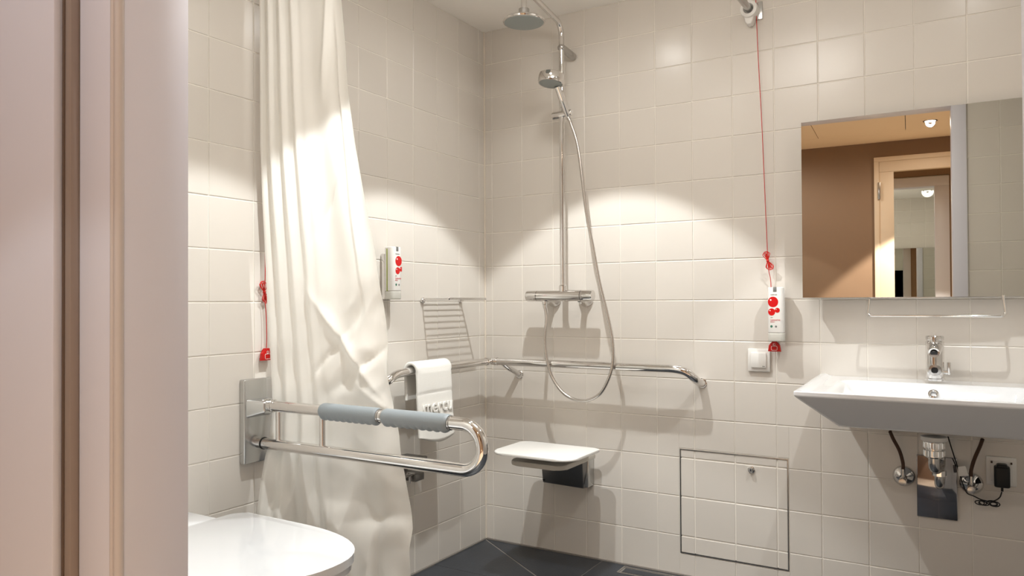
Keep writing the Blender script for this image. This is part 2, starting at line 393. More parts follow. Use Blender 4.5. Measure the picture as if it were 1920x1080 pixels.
lk = rlathe('lock', CHROME, ap, [(0, .014), (.006, .014), (.0085, .011), (.0085, .006), (.0125, .004), (.0125, 0)], (1.17-PX0, 0, .434-PZ0), (0, -1, 0), 24)
rbox('key_slot', GAP, lk, (1.17-PX0-.0012, -.0146, .434-PZ0-.004), (1.17-PX0+.0012, -.0135, .434-PZ0+.004), 0)

# ------------------------------------------------------------------ floor drain
dn = thing('floor_drain', 'long chrome framed floor drain set along the rear wall', 'drain', (DRX0, DRY0, 0))
w_, h_ = DRX1-DRX0, DRY1-DRY0
mk('frame', CHROMED, dn, lambda bm: (box(bm, (0, 0, -.02), (w_, .006, .0015)), box(bm, (0, h_-.006, -.02), (w_, h_, .0015)), box(bm, (0, .006, -.02), (.006, h_-.006, .0015)), box(bm, (w_-.006, .006, -.02), (w_, h_-.006, .0015))))
rbox('channel', GAP, dn, (.006, .006, -.03), (w_-.006, h_-.006, -.012), 0)
rbox('cover', CHROMED, dn, (.013, .013, -.012), (w_-.013, h_-.013, .0005), .0008)
rbox('cover_inlay', FLOORT, dn, (.017, .017, -.002), (w_-.017, h_-.017, .0012), 0)

# ------------------------------------------------------------------ grab bar (L-shaped)
GB = .08; GZ = .797; GR = .0155
gb = thing('grab_bar', 'long chrome corner grab bar running along both shower walls', 'grab bar', (0, 0, GZ))
path = smooth_path([(.0, -.765, -.055), (.035, -.765, -.055), (GB, -.745, -.028), (GB, -.70, -.004), (GB, -.62, 0), (GB, -GB-.03, 0)], .03, 5)
rtube('wall_rail', CHROME, gb, path, GR, 20)
rtube('wall_rail', CHROME, gb, smooth_path([(GB, -GB-.03, 0), (GB, -GB, 0), (GB+.03, -GB, 0)], .028, 10), GR, 20)
path = smooth_path([(GB+.03, -GB, 0), (.905, -GB, 0), (.952, -GB+.004, -.008), (.978, -GB+.018, -.034), (.986, -.032, -.052), (.988, 0, -.056)], .03, 5)
rtube('wall_rail', CHROME, gb, path, GR, 20)
for p, d in (((GB, -GB-.03, 0), (0, 1, 0)), ((GB+.03, -GB, 0), (1, 0, 0))):
    rlathe('collar', CHROME, gb, [(.0155, -.006), (.0175, -.006), (.0175, .006), (.0155, .006)], p, d, 24)
rtube('bracket', CHROME, gb, smooth_path([(.145, -GB, -.006), (.158, -GB+.018, -.026), (.176, 0, -.058)], .02, 6), .0115, 16)
for p, d in (((0, -.765, -.055), (1, 0, 0)), ((.988, 0, -.056), (0, -1, 0)), ((.178, 0, -.060), (0, -1, 0))):
    rlathe('wall_flange', CHROME, gb, [(.0, .004), (.0175, .004), (.0185, .003), (.0185, 0)], p, d, 28)

# ------------------------------------------------------------------ shower column
RX, RY = .441, -.09
TZ = .010
sc = thing('shower_column', 'chrome shower column with rain head on the rear wall', 'shower', (RX, 0, 1.066))
zz = lambda z: z-1.066
def col_path():
    p = [(0, RY, .02), (0, RY, zz(2.15)), (0, RY-.02, zz(2.185)), (0, RY-.20, zz(2.215)), (0, RY-.265, zz(2.226)), (0, RY-.298, zz(2.212)), (0, RY-.298, zz(2.145))]
    return smooth_path(p, .055, 8)
rtube('riser_pipe', CHROME, sc, col_path(), .0112, 20)
HD = (0, RY-.298, zz(2.10))
rh = rlathe('rain_head', CHROME, sc, [(0, .05), (.011, .05), (.0145, .047), (.0145, .028), (.017, .024), (.022, .016), (.055, .012), (.076, .006), (.080, .001), (.078, -.004), (.074, -.005)], HD, (0, 0, 1), 48)
rlathe('nozzle_plate', NOZZLE, rh, [(.0745, -.004), (.072, -.007), (.05, -.010), (0, -.011)], HD, (0, 0, 1), 48)
mk('swivel_nut', CHROMED, rh, lambda bm: lathe(bm, [(.0125, .024), (.0200, .024), (.0200, .046), (.0125, .048)], 14, axis_m(HD, (0, 0, 1))), 20)
rtube('wall_support', CHROMED, sc, [(.0, RY, zz(2.088)), (.004, -.045, zz(2.082)), (.010, -.004, zz(2.072))], .0155, 18)
mk('ball_clamp', CHROMED, sc, lambda bm: lathe(bm, [(.0001, -.0165), (.009, -.014), (.0155, -.006), (.0165, 0), (.0155, .006), (.009, .014), (.0001, .0165)], 20, axis_m((0, RY, zz(2.088)), (0, 0, 1))), 60)
# slider bracket
sl = rlathe('slider', CHROME, sc, [(0, -.042), (.0125, -.042), (.0135, -.040), (.0135, .046), (.0115, .050), (0, .050)], (0, RY-.004, zz(1.815)), (1, -.10, 0), 24)
mk('slider_button', GREYP, sl, lambda bm: [tube(bm, [(-.037+k*.007, RY-.006, zz(1.802)), (-.037+k*.007, RY-.006, zz(1.798))], .003, 8) for k in range(4)])
# thermostat
T = rlathe('mixer_body', CHROME, sc, [(0, -.100), (.0230, -.100), (.0230, .100), (0, .100)], (-.016, RY, TZ), (1, 0, 0), 36)
rlathe('mixer_knob', CHROME, sc, [(.0, -.151), (.0215, -.151), (.0230, -.148), (.0230, -.102), (.020, -.101)], (-.016, RY, TZ), (1, 0, 0), 36)
rlathe('mixer_knob', CHROME, sc, [(.020, .101), (.0230, .102), (.0230, .142), (.0210, .151), (0, .151)], (-.016, RY, TZ), (1, 0, 0), 36)
mk('collar', CHROME, sc, lambda bm: (lathe(bm, [(.0105, 0), (.016, 0), (.016, .03), (.0125, .034), (.0105, .034)], 20, axis_m((0, RY, .02), (0, 0, 1)))))
for dx in (-.095, .055):
    rlathe('wall_rosette', CHROME, sc, [(.012, .066), (.0135, .03), (.030, .012), (.033, .004), (.033, 0)], (dx+.006, 0, -.004), (0, -1, 0), 28, 60)
rlathe('hose_outlet', CHROME, sc, [(.009, 0), (.0125, -.02), (.0125, -.034), (.010, -.036), (.0085, -.048), (0, -.048)], (-.084, RY, TZ), (0, 0, 1), 20)
# hand shower
hs = thing('hand_shower', 'chrome hand shower resting in the slider of the column', 'hand shower', (RX, RY, 1.815))
A = Vector((.034, -.016, -.008)); Bp = Vector((.022, -.078, .092))
rtube('handle', CHROME, hs, catmull([A+(A-Bp)*.18, A, A+(Bp-A)*.5, Bp], 6), .012, 18, rf=lambda i, t: .0088+.004*min(1, t*1.4))
hd = Vector((.008, -.106, .106)); nd = Vector((-.06, -.14, -1)).normalized()
hh = rlathe('spray_head', CHROME, hs, [(0, -.033), (.043, -.033), (.049, -.029), (.051, -.020), (.052, .003), (.050, .009), (.046, .009)], hd, nd, 40)
rlathe('spray_face', NOZZLE, hh, [(.0455, .0085), (.043, .0105), (0, .0115)], hd, nd, 40)
# hose
hpts = [(.4785, -.108, 1.795), (.492, -.108, 1.765), (.520, -.10, 1.66), (.555, -.10, 1.40), (.582, -.10, 1.27), (.612, -.1045, 1.126), (.640, -.1045, 1.02), (.663, -.1045, .917), (.668, -.1045, .84), (.656, -.1045, .771), (.620, -.1045, .70), (.575, -.1045, .667), (.527, -.1045, .657), (.475, -.1045, .668), (.43, -.1045, .70), (.392, -.1045, .755), (.372, -.1045, .82), (.364, -.1045, .88), (.366, -.1045, .934), (.372, -.097, .985), (.360, -.093, 1.02)]
hpts[-2] = (.366, -.094, .985); hpts[-1] = (.357, -.09, 1.030)
ho = rtube('shower_hose', HOSE, None, catmull(hpts, 16), .0062, 12, rf=lambda i, t: .0066 if i % 2 else .0060)
tag(ho, 'long silver shower hose looping below the mixer and over the grab bar', 'hose')

# ------------------------------------------------------------------ folding shower seat
st = thing('folding_shower_stool', 'white wall-mounted folding shower seat on a dark steel bracket', 'seat', (.46, 0, .48))
def seat_outline(cx, cy, w, d, rb, rf, n=8, bulge=.0):
    out = []
    for sx, sy, a0, r in ((1, 1, 0, rb), (-1, 1, 90, rb), (-1, -1, 180, rf), (1, -1, 270, rf)):
        for k in range(n+1):
            a = math.radians(a0+90*k/n); out.append((cx+sx*(w/2-r)+r*math.cos(a), cy+sy*(d/2-r)+r*math.sin(a)))
    return out
def slab(bm, out, z0, z1, bev):
    vs0 = len(bm.verts)
    prism(bm, [(x, y) for x, y in out], z1-z0, bev, 3, Matrix(((1, 0, 0, 0), (0, 0, 1, 0), (0, 1, 0, z0), (0, 0, 0, 1))))
def slab2(bm, out, z0, z1, bev):
    # outline in xy, thickness z0..z1
    a = [bm.verts.new((x, y, z0)) for x, y in out]; b = [bm.verts.new((x, y, z1)) for x, y in out]; n = len(out)
    f0 = bm.faces.new(a[::-1]); f1 = bm.faces.new(b)
    for i in range(n): bm.faces.new((a[i], a[(i+1) % n], b[(i+1) % n], b[i]))
    if bev: bmesh.ops.bevel(bm, geom=list(f0.edges)+list(f1.edges), offset=bev, segments=3, profile=.5, affect='EDGES')
mk('seat_board', SEATW, st, lambda bm: slab2(bm, seat_outline(0, -.275, .352, .265, .03, .062), -.005, .004, .0035))
mk('support_tray', mat('light_grey_tray', (206, 200, 190), .4), st, lambda bm: slab2(bm, seat_outline(-.005, -.205, .235, .29, .012, .035), -.052, -.034, .005))
def brk(bm):
    # wedge bracket: wide at wall, slanting front
    f = [(-.155, -.185), (.072, -.185), (.105, -.072), (-.120, -.072)]
    a = [(-.150, 0, -.186), (.068, 0, -.186), (.068, 0, -.062), (-.150, 0, -.062)]
    b = [(-.118, -.062, -.150), (.040, -.062, -.158), (.060, -.115, -.030), (-.118, -.115, -.030)]
    c = [(-.150, 0, -.050), (.068, 0, -.050)]
    V = [bm.verts.new(v) for v in (a[0], a[1], c[1], c[0], (-.140, -.052, -.182), (.050, -.052, -.186), (.072, -.105, -.050), (-.120, -.105, -.050))]
    for q in ((0, 1, 2, 3), (4, 5, 6, 7), (0, 1, 5, 4), (1, 2, 6, 5), (2, 3, 7, 6), (3, 0, 4, 7)): bm.faces.new([V[i] for i in q])
    bmesh.ops.recalc_face_normals(bm, faces=bm.faces)
    bmesh.ops.bevel(bm, geom=list(bm.edges), offset=.004, segments=2, profile=.5, affect='EDGES')
mk('wall_bracket', STEELD, st, brk)
rbox('cover_plate', PLATEG, st, (.050, -.055, -.180), (.074, 0, -.055), .006)
for a, b in (((-.075, -.20, -.034), (-.02, -.146, -.006)), ((.03, -.20, -.034), (.085, -.146, -.006))): rbox('hinge_block', BLACK, st, a, b, .001)
mk('screw', GAP, st, lambda bm: tube(bm, [(-.131, -.058, -.168), (-.131, -.04, -.168)], .006, 10))

# ------------------------------------------------------------------ wire basket on the left wall
bk = thing('wire_basket', 'flat chrome wire shower shelf on the left wall above the towel', 'shelf', (0, -.32, 1.064))
for sy in (-1, 1):
    rtube('side_arm', CHROME, bk, [(0, sy*.128, 0), (.134, sy*.128, 0)], .0036, 10)
    rlathe('mounting_knob', CHROME, bk, [(0, .012), (.0085, .012), (.0105, .010), (.0105, 0)], (0, sy*.128, -.004), (1, 0, 0), 20)
for k in range(11):
    rtube('rung', CHROME, bk, [(.012+k*.0120, -.128, .0), (.012+k*.0120, .128, 0)], .0017, 8)
rtube('rim', CHROME, bk, smooth_path([(.02, -.130, .004), (.137, -.130, .004), (.137, .130, .004), (.02, .130, .004)], .015, 5), .0022, 8)

# ------------------------------------------------------------------ soap dispensers
def dispenser(name, label, loc, rz, grp, chrome_side):
    """local: back on y=0 plane, front towards -y"""
    t = thing(name, label, 'dispenser', loc, grp, (0, 0, rz))
    Wd, D0, D1, H = .0525, -.018, -.058, .192
    if chrome_side: rbox('wall_plate', CHROME, t, (-.026, -.020, .0), (.026, 0, .168), .004)
    else: rbox('wall_plate', PLASTW, t, (-.014, -.018, .01), (.014, 0, .165), .004)
    def body(bm):
        o = seat_outline(0, (D0+D1)/2, Wd, D0-D1, .007, .012, 4); slab2(bm, o, .030, H, .003)
    mk('bottle', PLASTW, t, body)
    mk('holder', FROST, t, lambda bm: slab2(bm, seat_outline(0, (D0+D1)/2, Wd+.0015, D0-D1+.0015, .007, .012, 4), .0, .0295, .003))
    if chrome_side: rbox('clip', LIME, t, (-.0275, -.034, .03), (-.0258, -.030, .185), .0003)
    rbox('lock_notch', GREYP, t, (-.006, -.0588, .176), (.006, -.030, .1926), .0005)
    y = -.0582
    def disc(nm, m, x, z, r, k=0, clip=None):
        bm = bmesh.new(); vs = []
        for a in range(28):
            px, pz = x+r*math.cos(2*PI*a/28), z+r*math.sin(2*PI*a/28)*1.05
            if clip is not None: px = min(px, clip)
            vs.append(bm.verts.new((px, y-.0002-.0002*k, pz)))
        bm.faces.new(vs); r_ = bmesh.ops.extrude_face_region(bm, geom=bm.faces[:])
        bmesh.ops.translate(bm, vec=(0, .0003, 0), verts=[v for v in r_['geom'] if isinstance(v, bmesh.types.BMVert)])
        return finish(bm, nm, m, t)
    ox = -.0065 if not chrome_side else .007
    for (x, z, r) in ((ox, .140, .0178), (ox-.005, .1045, .0122), (ox+.0145, .1105, .0085)):
        if x+r > .0262+.006: continue
        disc('red_dot', REDPRINT, x, z, r, 0, .0255); disc('dot_highlight', WPRINT, x-r*.45, z+r*.4, r*.16, 1, .0255)
    for txt, sz, x, z, m_ in (('THERMAE', .0052, -.004, .1655, GREYP), ('soin', .005, -.012, .0855, GREYP), ('Lipsome', .0098, .001, .0765, PINKP), ('douce', .006, -.009, .0695, PINKP)):
        me = text_mesh(txt, sz, .0002); me.materials.clear(); me.materials.append(m_)
        link('lettering', me, t, (x+(.004 if chrome_side else 0), y-.0002, z), (PI/2, 0, 0))
    disc('green_mark', GREENP, -.0125+(.006 if chrome_side else 0), .0535, .0042); disc('grey_mark', GREYP, .003+(.006 if chrome_side else 0), .053, .0036)
    return t
dispenser('soap_dispenser', 'white soap tube with red dots in a chrome holder on left shower wall', (0, -.662, 1.064), PI/2, None, True)
dispenser('soap_dispenser', 'white soap tube with three red dots beside the mirror above light switch', (1.271, 0, .907), 0, None, False)

# ------------------------------------------------------------------ emergency pull cords
def pull_cord(label, loc, rz, ztop, path, zb, k):
    """local: hangs at y=-.03 in front of wall; zb: height of knot"""
    t = thing('emergency_cord', label, 'pull cord', loc, None, (0, 0, rz))
    rtube('cord', RED, t, catmull(path, 6), .0013, 8)
    kn = Vector(path[k])
    bm = bmesh.new()
    for s, a0s in ((1, (2.05, 1.85, 1.68, 1.50)), (-1, (-.95, -1.10, -1.28, -1.5, -1.62))):
        for n_, a in enumerate(a0s):
            L = .036-.004*abs(n_-1.5); d = Vector((math.cos(a), 0, math.sin(a))); pz = Vector((-d.z, 0, d.x))
            pts = [kn, kn+d*L*.5+pz*.004+Vector((0, .003*(n_ % 2), 0)), kn+d*L*.9+pz*.0055, kn+d*L, kn+d*L*.9-pz*.0055, kn+d*L*.5-pz*.004-Vector((0, .003*(n_ % 2), 0)), kn]
            tube(bm, catmull(pts, 4), .0013, 7)
    finish(bm, 'cord_bundle', RED, t, 60)
    rlathe('knot', RED, t, [(0, -.006), (.0042, -.004), (.005, 0), (.0042, .004), (0, .006)], kn, (.3, 0, 1), 12, 60)
    e = Vector(path[-1])
    gr = mk('pull_grip', REDP, t, lambda bm: prism(bm, [(-.0225, -.026), (.0225, -.026), (.0195, -.004), (.010, .003), (.008, .011), (-.008, .011), (-.010, .003), (-.0195, -.004)], .012, .0025, 2, Matrix.Translation((e.x, e.y-.006, e.z-.012))))
    def icon(bm):
        c = Vector((e.x, e.y-.0065, e.z-.012))
        fr = [c+Vector((x, 0, z)) for x, z in rrect(.020, .015, .003, 2, 0, -.014)]; tube(bm, fr+[fr[0]], .0007, 6)
        fr = [c+Vector((.0035*math.cos(a*PI/5), 0, -.001+.0035*math.sin(a*PI/5))) for a in range(11)]; tube(bm, fr, .0007, 6)
    mk('nurse_icon', WPRINT, gr, icon, 60)
    return t
pull_cord('red emergency cord with bow hanging beside the mirror over light switch', (0, 0, 0), 0, 2.2,
    [(1.203, -.018, CEIL), (1.206, -.020, 2.10), (1.213, -.02, 1.9), (1.222, -.02, 1.7), (1.231, -.022, 1.45), (1.2375, -.022, 1.26), (1.2395, -.022, 1.195), (1.243, -.020, 1.155), (1.247, -.012, 1.12), (1.250, -.009, 1.02), (1.252, -.009, .94), (1.262, -.028, .908)], 1.2, 6)
pull_cord('red emergency cord on left wall, partly hidden behind the shower curtain', (0, 0, 0), PI/2, 2.2,
    [(-1.218, -.010, CEIL), (-1.218, -.010, 1.5), (-1.2185, -.010, 1.15), (-1.222, -.010, 1.085), (-1.2155, -.010, 1.02), (-1.214, -.011, .95), (-1.216, -.012, .915)], 1.07, 3)

# ------------------------------------------------------------------ light switch
sw = thing('light_switch', 'square white light switch on the tiles under the red cord', 'switch', (1.2015, 0, .8355))
rbox('switch_frame', PLASTW, sw, (-.0395, -.009, -.0415), (.0395, 0, .0415), .0025)
rk = rbox('rocker', PLASTW, sw, (-.0275, -.0155, -.0275), (.0275, -.007, .0275), .0025)
rbox('marker_window', GREYP, rk, (.014, -.0160, -.0225), (.023, -.0152, -.0205), 0)

# ------------------------------------------------------------------ folding grab rail by the toilet
FR = thing('folding_grab_rail', 'chrome U-shaped folding grab rail with grey grips beside toilet', 'grab rail', (0, -1.252, .70))
rbox('mount_plate', PLATEG, FR, (0, -.053, -.125), (.022, .053, .125), .004, 3)
def cast(bm):
    V = [(.018, -.050, .010), (.018, .045, .010), (.018, .045, .066), (.018, -.050, .066), (.070, -.018, .026), (.070, .024, .026), (.070, .024, .060), (.070, -.018, .060)]
    v = [bm.verts.new(p) for p in V]
    for q in ((0, 1, 2, 3), (4, 5, 6, 7), (0, 1, 5, 4), (1, 2, 6, 5), (2, 3, 7, 6), (3, 0, 4, 7)): bm.faces.new([v[i] for i in q])
    bmesh.ops.recalc_face_normals(bm, faces=bm.faces)
    bmesh.ops.bevel(bm, geom=list(bm.edges), offset=.007, segments=3, profile=.5, affect='EDGES')
mk('pivot_housing', PLATEG, FR, cast, 60)
ZU, ZL = .047, -.067
rc = (ZU-ZL)/2
pts = [(.060, 0, ZU), (.3, 0, ZU), (.774, 0, ZU)]
pts += [(.774+rc*math.sin(PI*k/18), 0, (ZU+ZL)/2+rc*math.cos(PI*k/18)) for k in range(1, 18)]
pts += [(.774, 0, ZL), (.4, 0, ZL), (.1, 0, ZL), (.018, 0, ZL)]
rtube('rail_tube', CHROME, FR, pts, .0165, 28)
for x in (.108, .286): rtube('upright', CHROME, FR, [(x, 0, ZL+.012), (x, 0, ZU-.012)], .0088, 14)
rlathe('ring', BLACK, FR, [(.0165, -.003), (.0182, -.002), (.0182, .002), (.0165, .003)], (.045, 0, ZL), (1, 0, 0), 28)
for x in (.085, .052): rlathe('collar', CHROME, FR, [(.0165, -.004), (.019, -.003), (.019, .003), (.0165, .004)], (x, 0, ZU), (1, 0, 0), 28)
def grip(x0, x1):
    bm = bmesh.new(); n = 60; seg = 28; rings = []
    for i in range(n+1):
        x = x0+(x1-x0)*i/n; e = min(1, min(i, n-i)/2.0)
        ring = []
        for k in range(seg):
            a = 2*PI*k/seg; s = max(0, -math.sin(a))**2
            r = .0185+.0035*(.3+.7*e)+s*.0045*abs(math.sin(PI*(x-x0)/.0235))*e
            ring.append(bm.verts.new((x, r*math.cos(a), ZU+r*math.sin(a))))
        rings.append(ring)
    for i in range(n):
        for k in range(seg): bm.faces.new((rings[i][k], rings[i][(k+1) % seg], rings[i+1][(k+1) % seg], rings[i+1][k]))
    bm.faces.new(rings[0][::-1]); bm.faces.new(rings[-1])
    finish(bm, 'grip', PLASTG, FR, 50)
grip(.288, .498); grip(.518, .733)
for x in (.501, .515, .7365): rlathe('collar', CHROMED, FR, [(.0165, -.003), (.0185, -.002), (.0185, .002), (.0165, .003)], (x, 0, ZU), (1, 0, 0), 28)

# low wall bracket behind the rail
lb = thing('wall_bracket', 'low dark grey metal wall holder between shower curtain and rear wall', 'holder', (0, -.640, .430))
rbox('shelf_plate', STEELD, lb, (0, -.10, .030), (.10, .098, .044), .003)
rbox('back_plate', STEELD, lb, (0, -.09, -.04), (.012, .09, .04), .002)
rbox('lower_block', STEELD, lb, (.0, .045, -.046), (.085, .098, -.018), .003)
for y_ in (.03, -.065): rtube('stud', CHROME, lb, [(.07, y_, -.01), (.07, y_, -.048)], .005, 12)
rbox('lower_bar', CHROMED, lb, (.0, -.09, -.022), (.08, .05, -.012), .002)

# ------------------------------------------------------------------ towel on the grab bar
def towel():
    t = thing('hand_towel', 'folded white terry towel with raised letters over the corner grab bar', 'towel', (GB, -.512, GZ))
    bm = bmesh.new(); W_ = .208; R_ = GR+.014; zb_f, zb_b = -.255, -.11
    prof = []
    for k in range(40): f = k/40; prof.append((R_+.002+.018*(1-f)**1.5*0+(.014*(1-f)), zb_f*(1-f), 1))
    for k in range(17): a = PI*k/16; prof.append((R_*math.cos(a), R_*math.sin(a), 0))
    for k in range(1, 41): f = k/40; prof.append((-R_+.004*f, zb_b*f, -1))
    nU = 40; th = .010; rows = []
    for i, (x, z, s) in enumerate(prof):
        row = []
        for j in range(nU+1):
            u = j/nU; y = (u-.5)*W_*(1+.02*(z/-.25 if z < 0 else 0))
            w = noise.noise(Vector((y*14, z*9, s*3)))*.002*min(1, max(0, -z*12)) 
            xx = x+(w if s >= 0 else -w*.3)
            zz_ = z
            if s == 1:
                d1 = abs(z+.083+.012*(u-.5)**2); d2 = abs(z+.196-.01*u)
                xx -= .0035*math.exp(-(d1/.0035)**2)
                xx += .0022*math.exp(-(d2/.004)**2)
                if z < -.085 and z > -.196: xx -= .0015
            edge = min(u, 1-u)*W_
            xx -= s*.006*math.exp(-edge/.006) if s else 0
            if s == 1 and z < -.24: zz_ += .018*math.sin(u*PI*1.2+2.5)*(-.24-z)/.015
            row.append(bm.verts.new((xx, y, zz_)))
        rows.append(row)
    for a, b in zip(rows, rows[1:]):
        for j in range(nU): bm.faces.new((a[j], a[j+1], b[j+1], b[j]))
    bmesh.ops.recalc_face_normals(bm, faces=bm.faces)
    o = finish(bm, 'cloth', TOWEL, t, 180)
    so = o.modifiers.new('thickness', 'SOLIDIFY'); so.thickness = .011; so.offset = 0
    me = text_mesh('mercu', .071, .0018, .0014); me.materials.clear(); me.materials.append(TOWEL)
    link('lettering', me, t, (R_+.0175, .002, -.137), (PI/2, 0.0, PI/2))
    return t
towel()

# ------------------------------------------------------------------ shower curtain and rod
rod = thing('curtain_rod', 'steel shower curtain rod meeting the rear wall in a white ring', 'rod', (1.185, 0, 2.11))
rtube('rod_tube', CHROMED, rod, smooth_path([(0, -.012, 0), (0, -1.19, 0), (-1.185, -1.19, 0)], .12, 8), .0125, 18)
mk('wall_socket', PLASTW, rod, lambda bm: (lathe(bm, [(.0145, .0), (.0145, .045), (.019, .052), (.0295, .050), (.031, .044), (.031, .0)], 32, axis_m((0, 0, 0), (0, -1, 0))),
   prism(bm, [(-.021, 0), (-.016, -.042), (-.008, -.053), (.006, -.052), (.013, -.040), (.021, 0)], -.040, .004)), 50)
rbox('wall_plate', PLATEG, rod, (.0, -.006, -.032), (.040, 0, .034), .002)
Lk = [(1.964, -1.259), (1.53, -1.257), (1.37, -1.25), (1.242, -1.242), (1.097, -1.234), (1.0, -1.228), (0.871, -1.218), (0.741, -1.212), (0.645, -1.222), (0.584, -1.241), (0.508, -1.258), (0.431, -1.27), (0.243, -1.274), (0.0, -1.272)]
Rk = [(1.964, .243), (1.815, .264), (1.685, .275), (1.522, .302), (1.313, .347), (1.187, .378), (1.001, .408), (.848, .417), (.667, .456), (.548, .470), (.459, .481), (.399, .486), (.34, .476), (.278, .478), (0, .478)]
def itp(t, z):
    if z >= t[0][0]: return t[0][1]
    for (za, a), (zb, b) in zip(t, t[1:]):
        if z >= zb: return b+(a-b)*(z-zb)/(za-zb)
    return t[-1][1]
def sm(a, b, x):
    x = max(0, min(1, (x-a)/(b-a))); return x*x*(3-2*x)
def curtain():
    bm = bmesh.new(); NU, NV = 220, 260; rows = []
    for j in range(NV+1):
        z = 2.095-(2.095-.035)*j/NV; yl = itp(Lk, z); xr = itp(Rk, z); row = []
        for i in range(NU+1):
            u = i/NU
            x = .032+(xr-.032)*u; y = yl+(-1.13-yl)*sm(-.1, 1.05, u)*1.0
            w = max(0, 1-u/.52)
            amp = .011*(1-.35*sm(1.3, .4, z))
            f = .0075*math.sin(2*PI*(u*7.5+.25*math.sin(z*.9)))*sm(0, .14, .50-u)
            f += .010*math.sin(2*PI*(u*2.6+.18*z))*sm(.35, .6, u)*(.4+.6*sm(1.9, 1.2, z))
            # folded front flap near the free edge
            e = u-(.865-.04*sm(1.6, 1.2, z)); f += .011*sm(-.022, .020, e)*sm(2.0, 1.7, z)*(1-sm(1.15, .95, z))
            # top fold running down to the left
            c = u-(.80-.32*(1.95-z)*1.5); f += .012*math.exp(-(c/.035)**2)*sm(1.62, 1.8, z)
            # crumpled area
            for (cu, cz, au, L, wd, h) in ((.66, .93, -.9, .16, .016, .020), (.80, .87, .55, .12, .014, -.016), (.52, .90, .8, .10, .012, -.012), (.78, 1.02, 1.25, .10, .02, -.016), (.60, 1.33, .95, .09, .016, -.014), (.90, .76, -.6, .09, .014, .012), (.55, .40, 1.3, .14, .03, .018), (.22, .48, 1.35, .12, .02, .014), (.75, .42, .2, .10, .03, -.014)):
                dx = (u-cu)*.45; dz = z-cz; ca, sa = math.cos(au), math.sin(au)
                p = dx*ca+dz*sa; q = -dx*sa+dz*ca
                f += h*math.exp(-(p/L)**2)*math.exp(-abs(q/wd)**1.4)
            f += .010*noise.noise(Vector((x*7, z*4, 1.3)))*sm(1.5, 1.0, z)+.006*noise.noise(Vector((x*16, z*9, 4.1)))*sm(1.15, .9, z)
            # lower part hangs back towards the shower, then some panels kick forward again
            f -= .040*sm(.66, .42, z)*sm(0, .25, u)
            zo = .455+.05*noise.noise(Vector((u*5.5, .3, 8)))-.03*sm(.7, .8, u)
            f += .20*max(0, zo-z)*sm(.42, .46, u+.25*(z-.4))*(1-sm(.74, .80, u-.15*(z-.4)))*(1-sm(.25, .12, z)*.5)
            zo2 = .50-.5*abs(u-.16)
            f += .16*max(0, zo2-z)*sm(.05, .08, u)*(1-sm(.20, .24, u))
            f += .14*max(0, .50-z-.9*abs(u-.345))*sm(.30, .32, u)*(1-sm(.37, .39, u))
            # crisp crumples
            mk_ = sm(.42, .60, u)*sm(1.16, 1.04, z)*(.35+.65*sm(.72, .82, z))
            n1 = noise.noise(Vector((x*6.5+z*2.0, z*5.0, 2.7))); n2 = noise.noise(Vector((x*13, z*11-x*5, 9.2)))
            f += (.016*(.5-abs(n1)*1.6)+.006*(.5-abs(n2)*1.6))*mk_
            f *= sm(-.02, .06, u)
            k = .25
            row.append(bm.verts.new((max(x+f*k, .012), y-f, z)))
        rows.append(row)
    for a, b in zip(rows, rows[1:]):
        for i in range(NU): bm.faces.new((a[i], b[i], b[i+1], a[i+1]))
    o = finish(bm, 'shower_curtain', CURT, None, 180)
    tag(o, 'long white creased shower curtain gathered against the left wall', 'curtain')
    return o
curtain()

# ------------------------------------------------------------------ toilet
tl = thing('toilet', 'white wall-hung toilet with closed lid beside the folding grab rail', 'toilet', (0, -1.60, 0))
def dshape(xb, xt, hw, n=14, back_r=.03, pw=2.35):
    out = [(xb, hw-back_r)]
    for k in range(6): a = PI/2*k/5; out.append((xb+back_r-back_r*math.cos(a), hw-back_r+back_r*math.sin(a)))
    xm = xb+(xt-xb)*.40
    for k in range(n+1):
        a = PI/2*k/n; out.append((xm+(xt-xm)*math.sin(a)**(2/pw), hw*math.cos(a)**(2/pw)))
    return out+[(x, -y) for x, y in out[::-1] if abs(y) > 1e-5]
def lid(bm, z0, z1, xb, xt, hw, bev, dome=0):
    slab2(bm, dshape(xb, xt, hw), z0, z1, bev)
mk('lid', CERAMIC, tl, lambda bm: lid(bm, .462, .481, .135, .676, .194, .007))
mk('seat_ring', CERAMIC, tl, lambda bm: lid(bm, .442, .459, .150, .668, .189, .006))
def bowl(bm):
    rings = []
    for z, xb, xt, hw in ((.438, 0, .655, .183), (.425, 0, .658, .185), (.38, 0, .645, .18), (.30, 0, .58, .162), (.22, 0, .47, .14), (.15, 0, .34, .12), (.10, 0, .25, .11), (.08, 0, .2, .10)):
        rings.append([bm.verts.new((x, y, z)) for x, y in dshape(xb, xt, hw)])
    n = len(rings[0])
    for a, b in zip(rings, rings[1:]):
        for i in range(n): bm.faces.new((a[i], a[(i+1) % n], b[(i+1) % n], b[i]))
    bm.faces.new(rings[0]); bm.faces.new(rings[-1][::-1])
mk('bowl', CERAMIC, tl, bowl, 50)
rbox('hinge_cover', CERAMIC, tl, (0, -.128, .438), (.150, .128, .480), .012, 4)

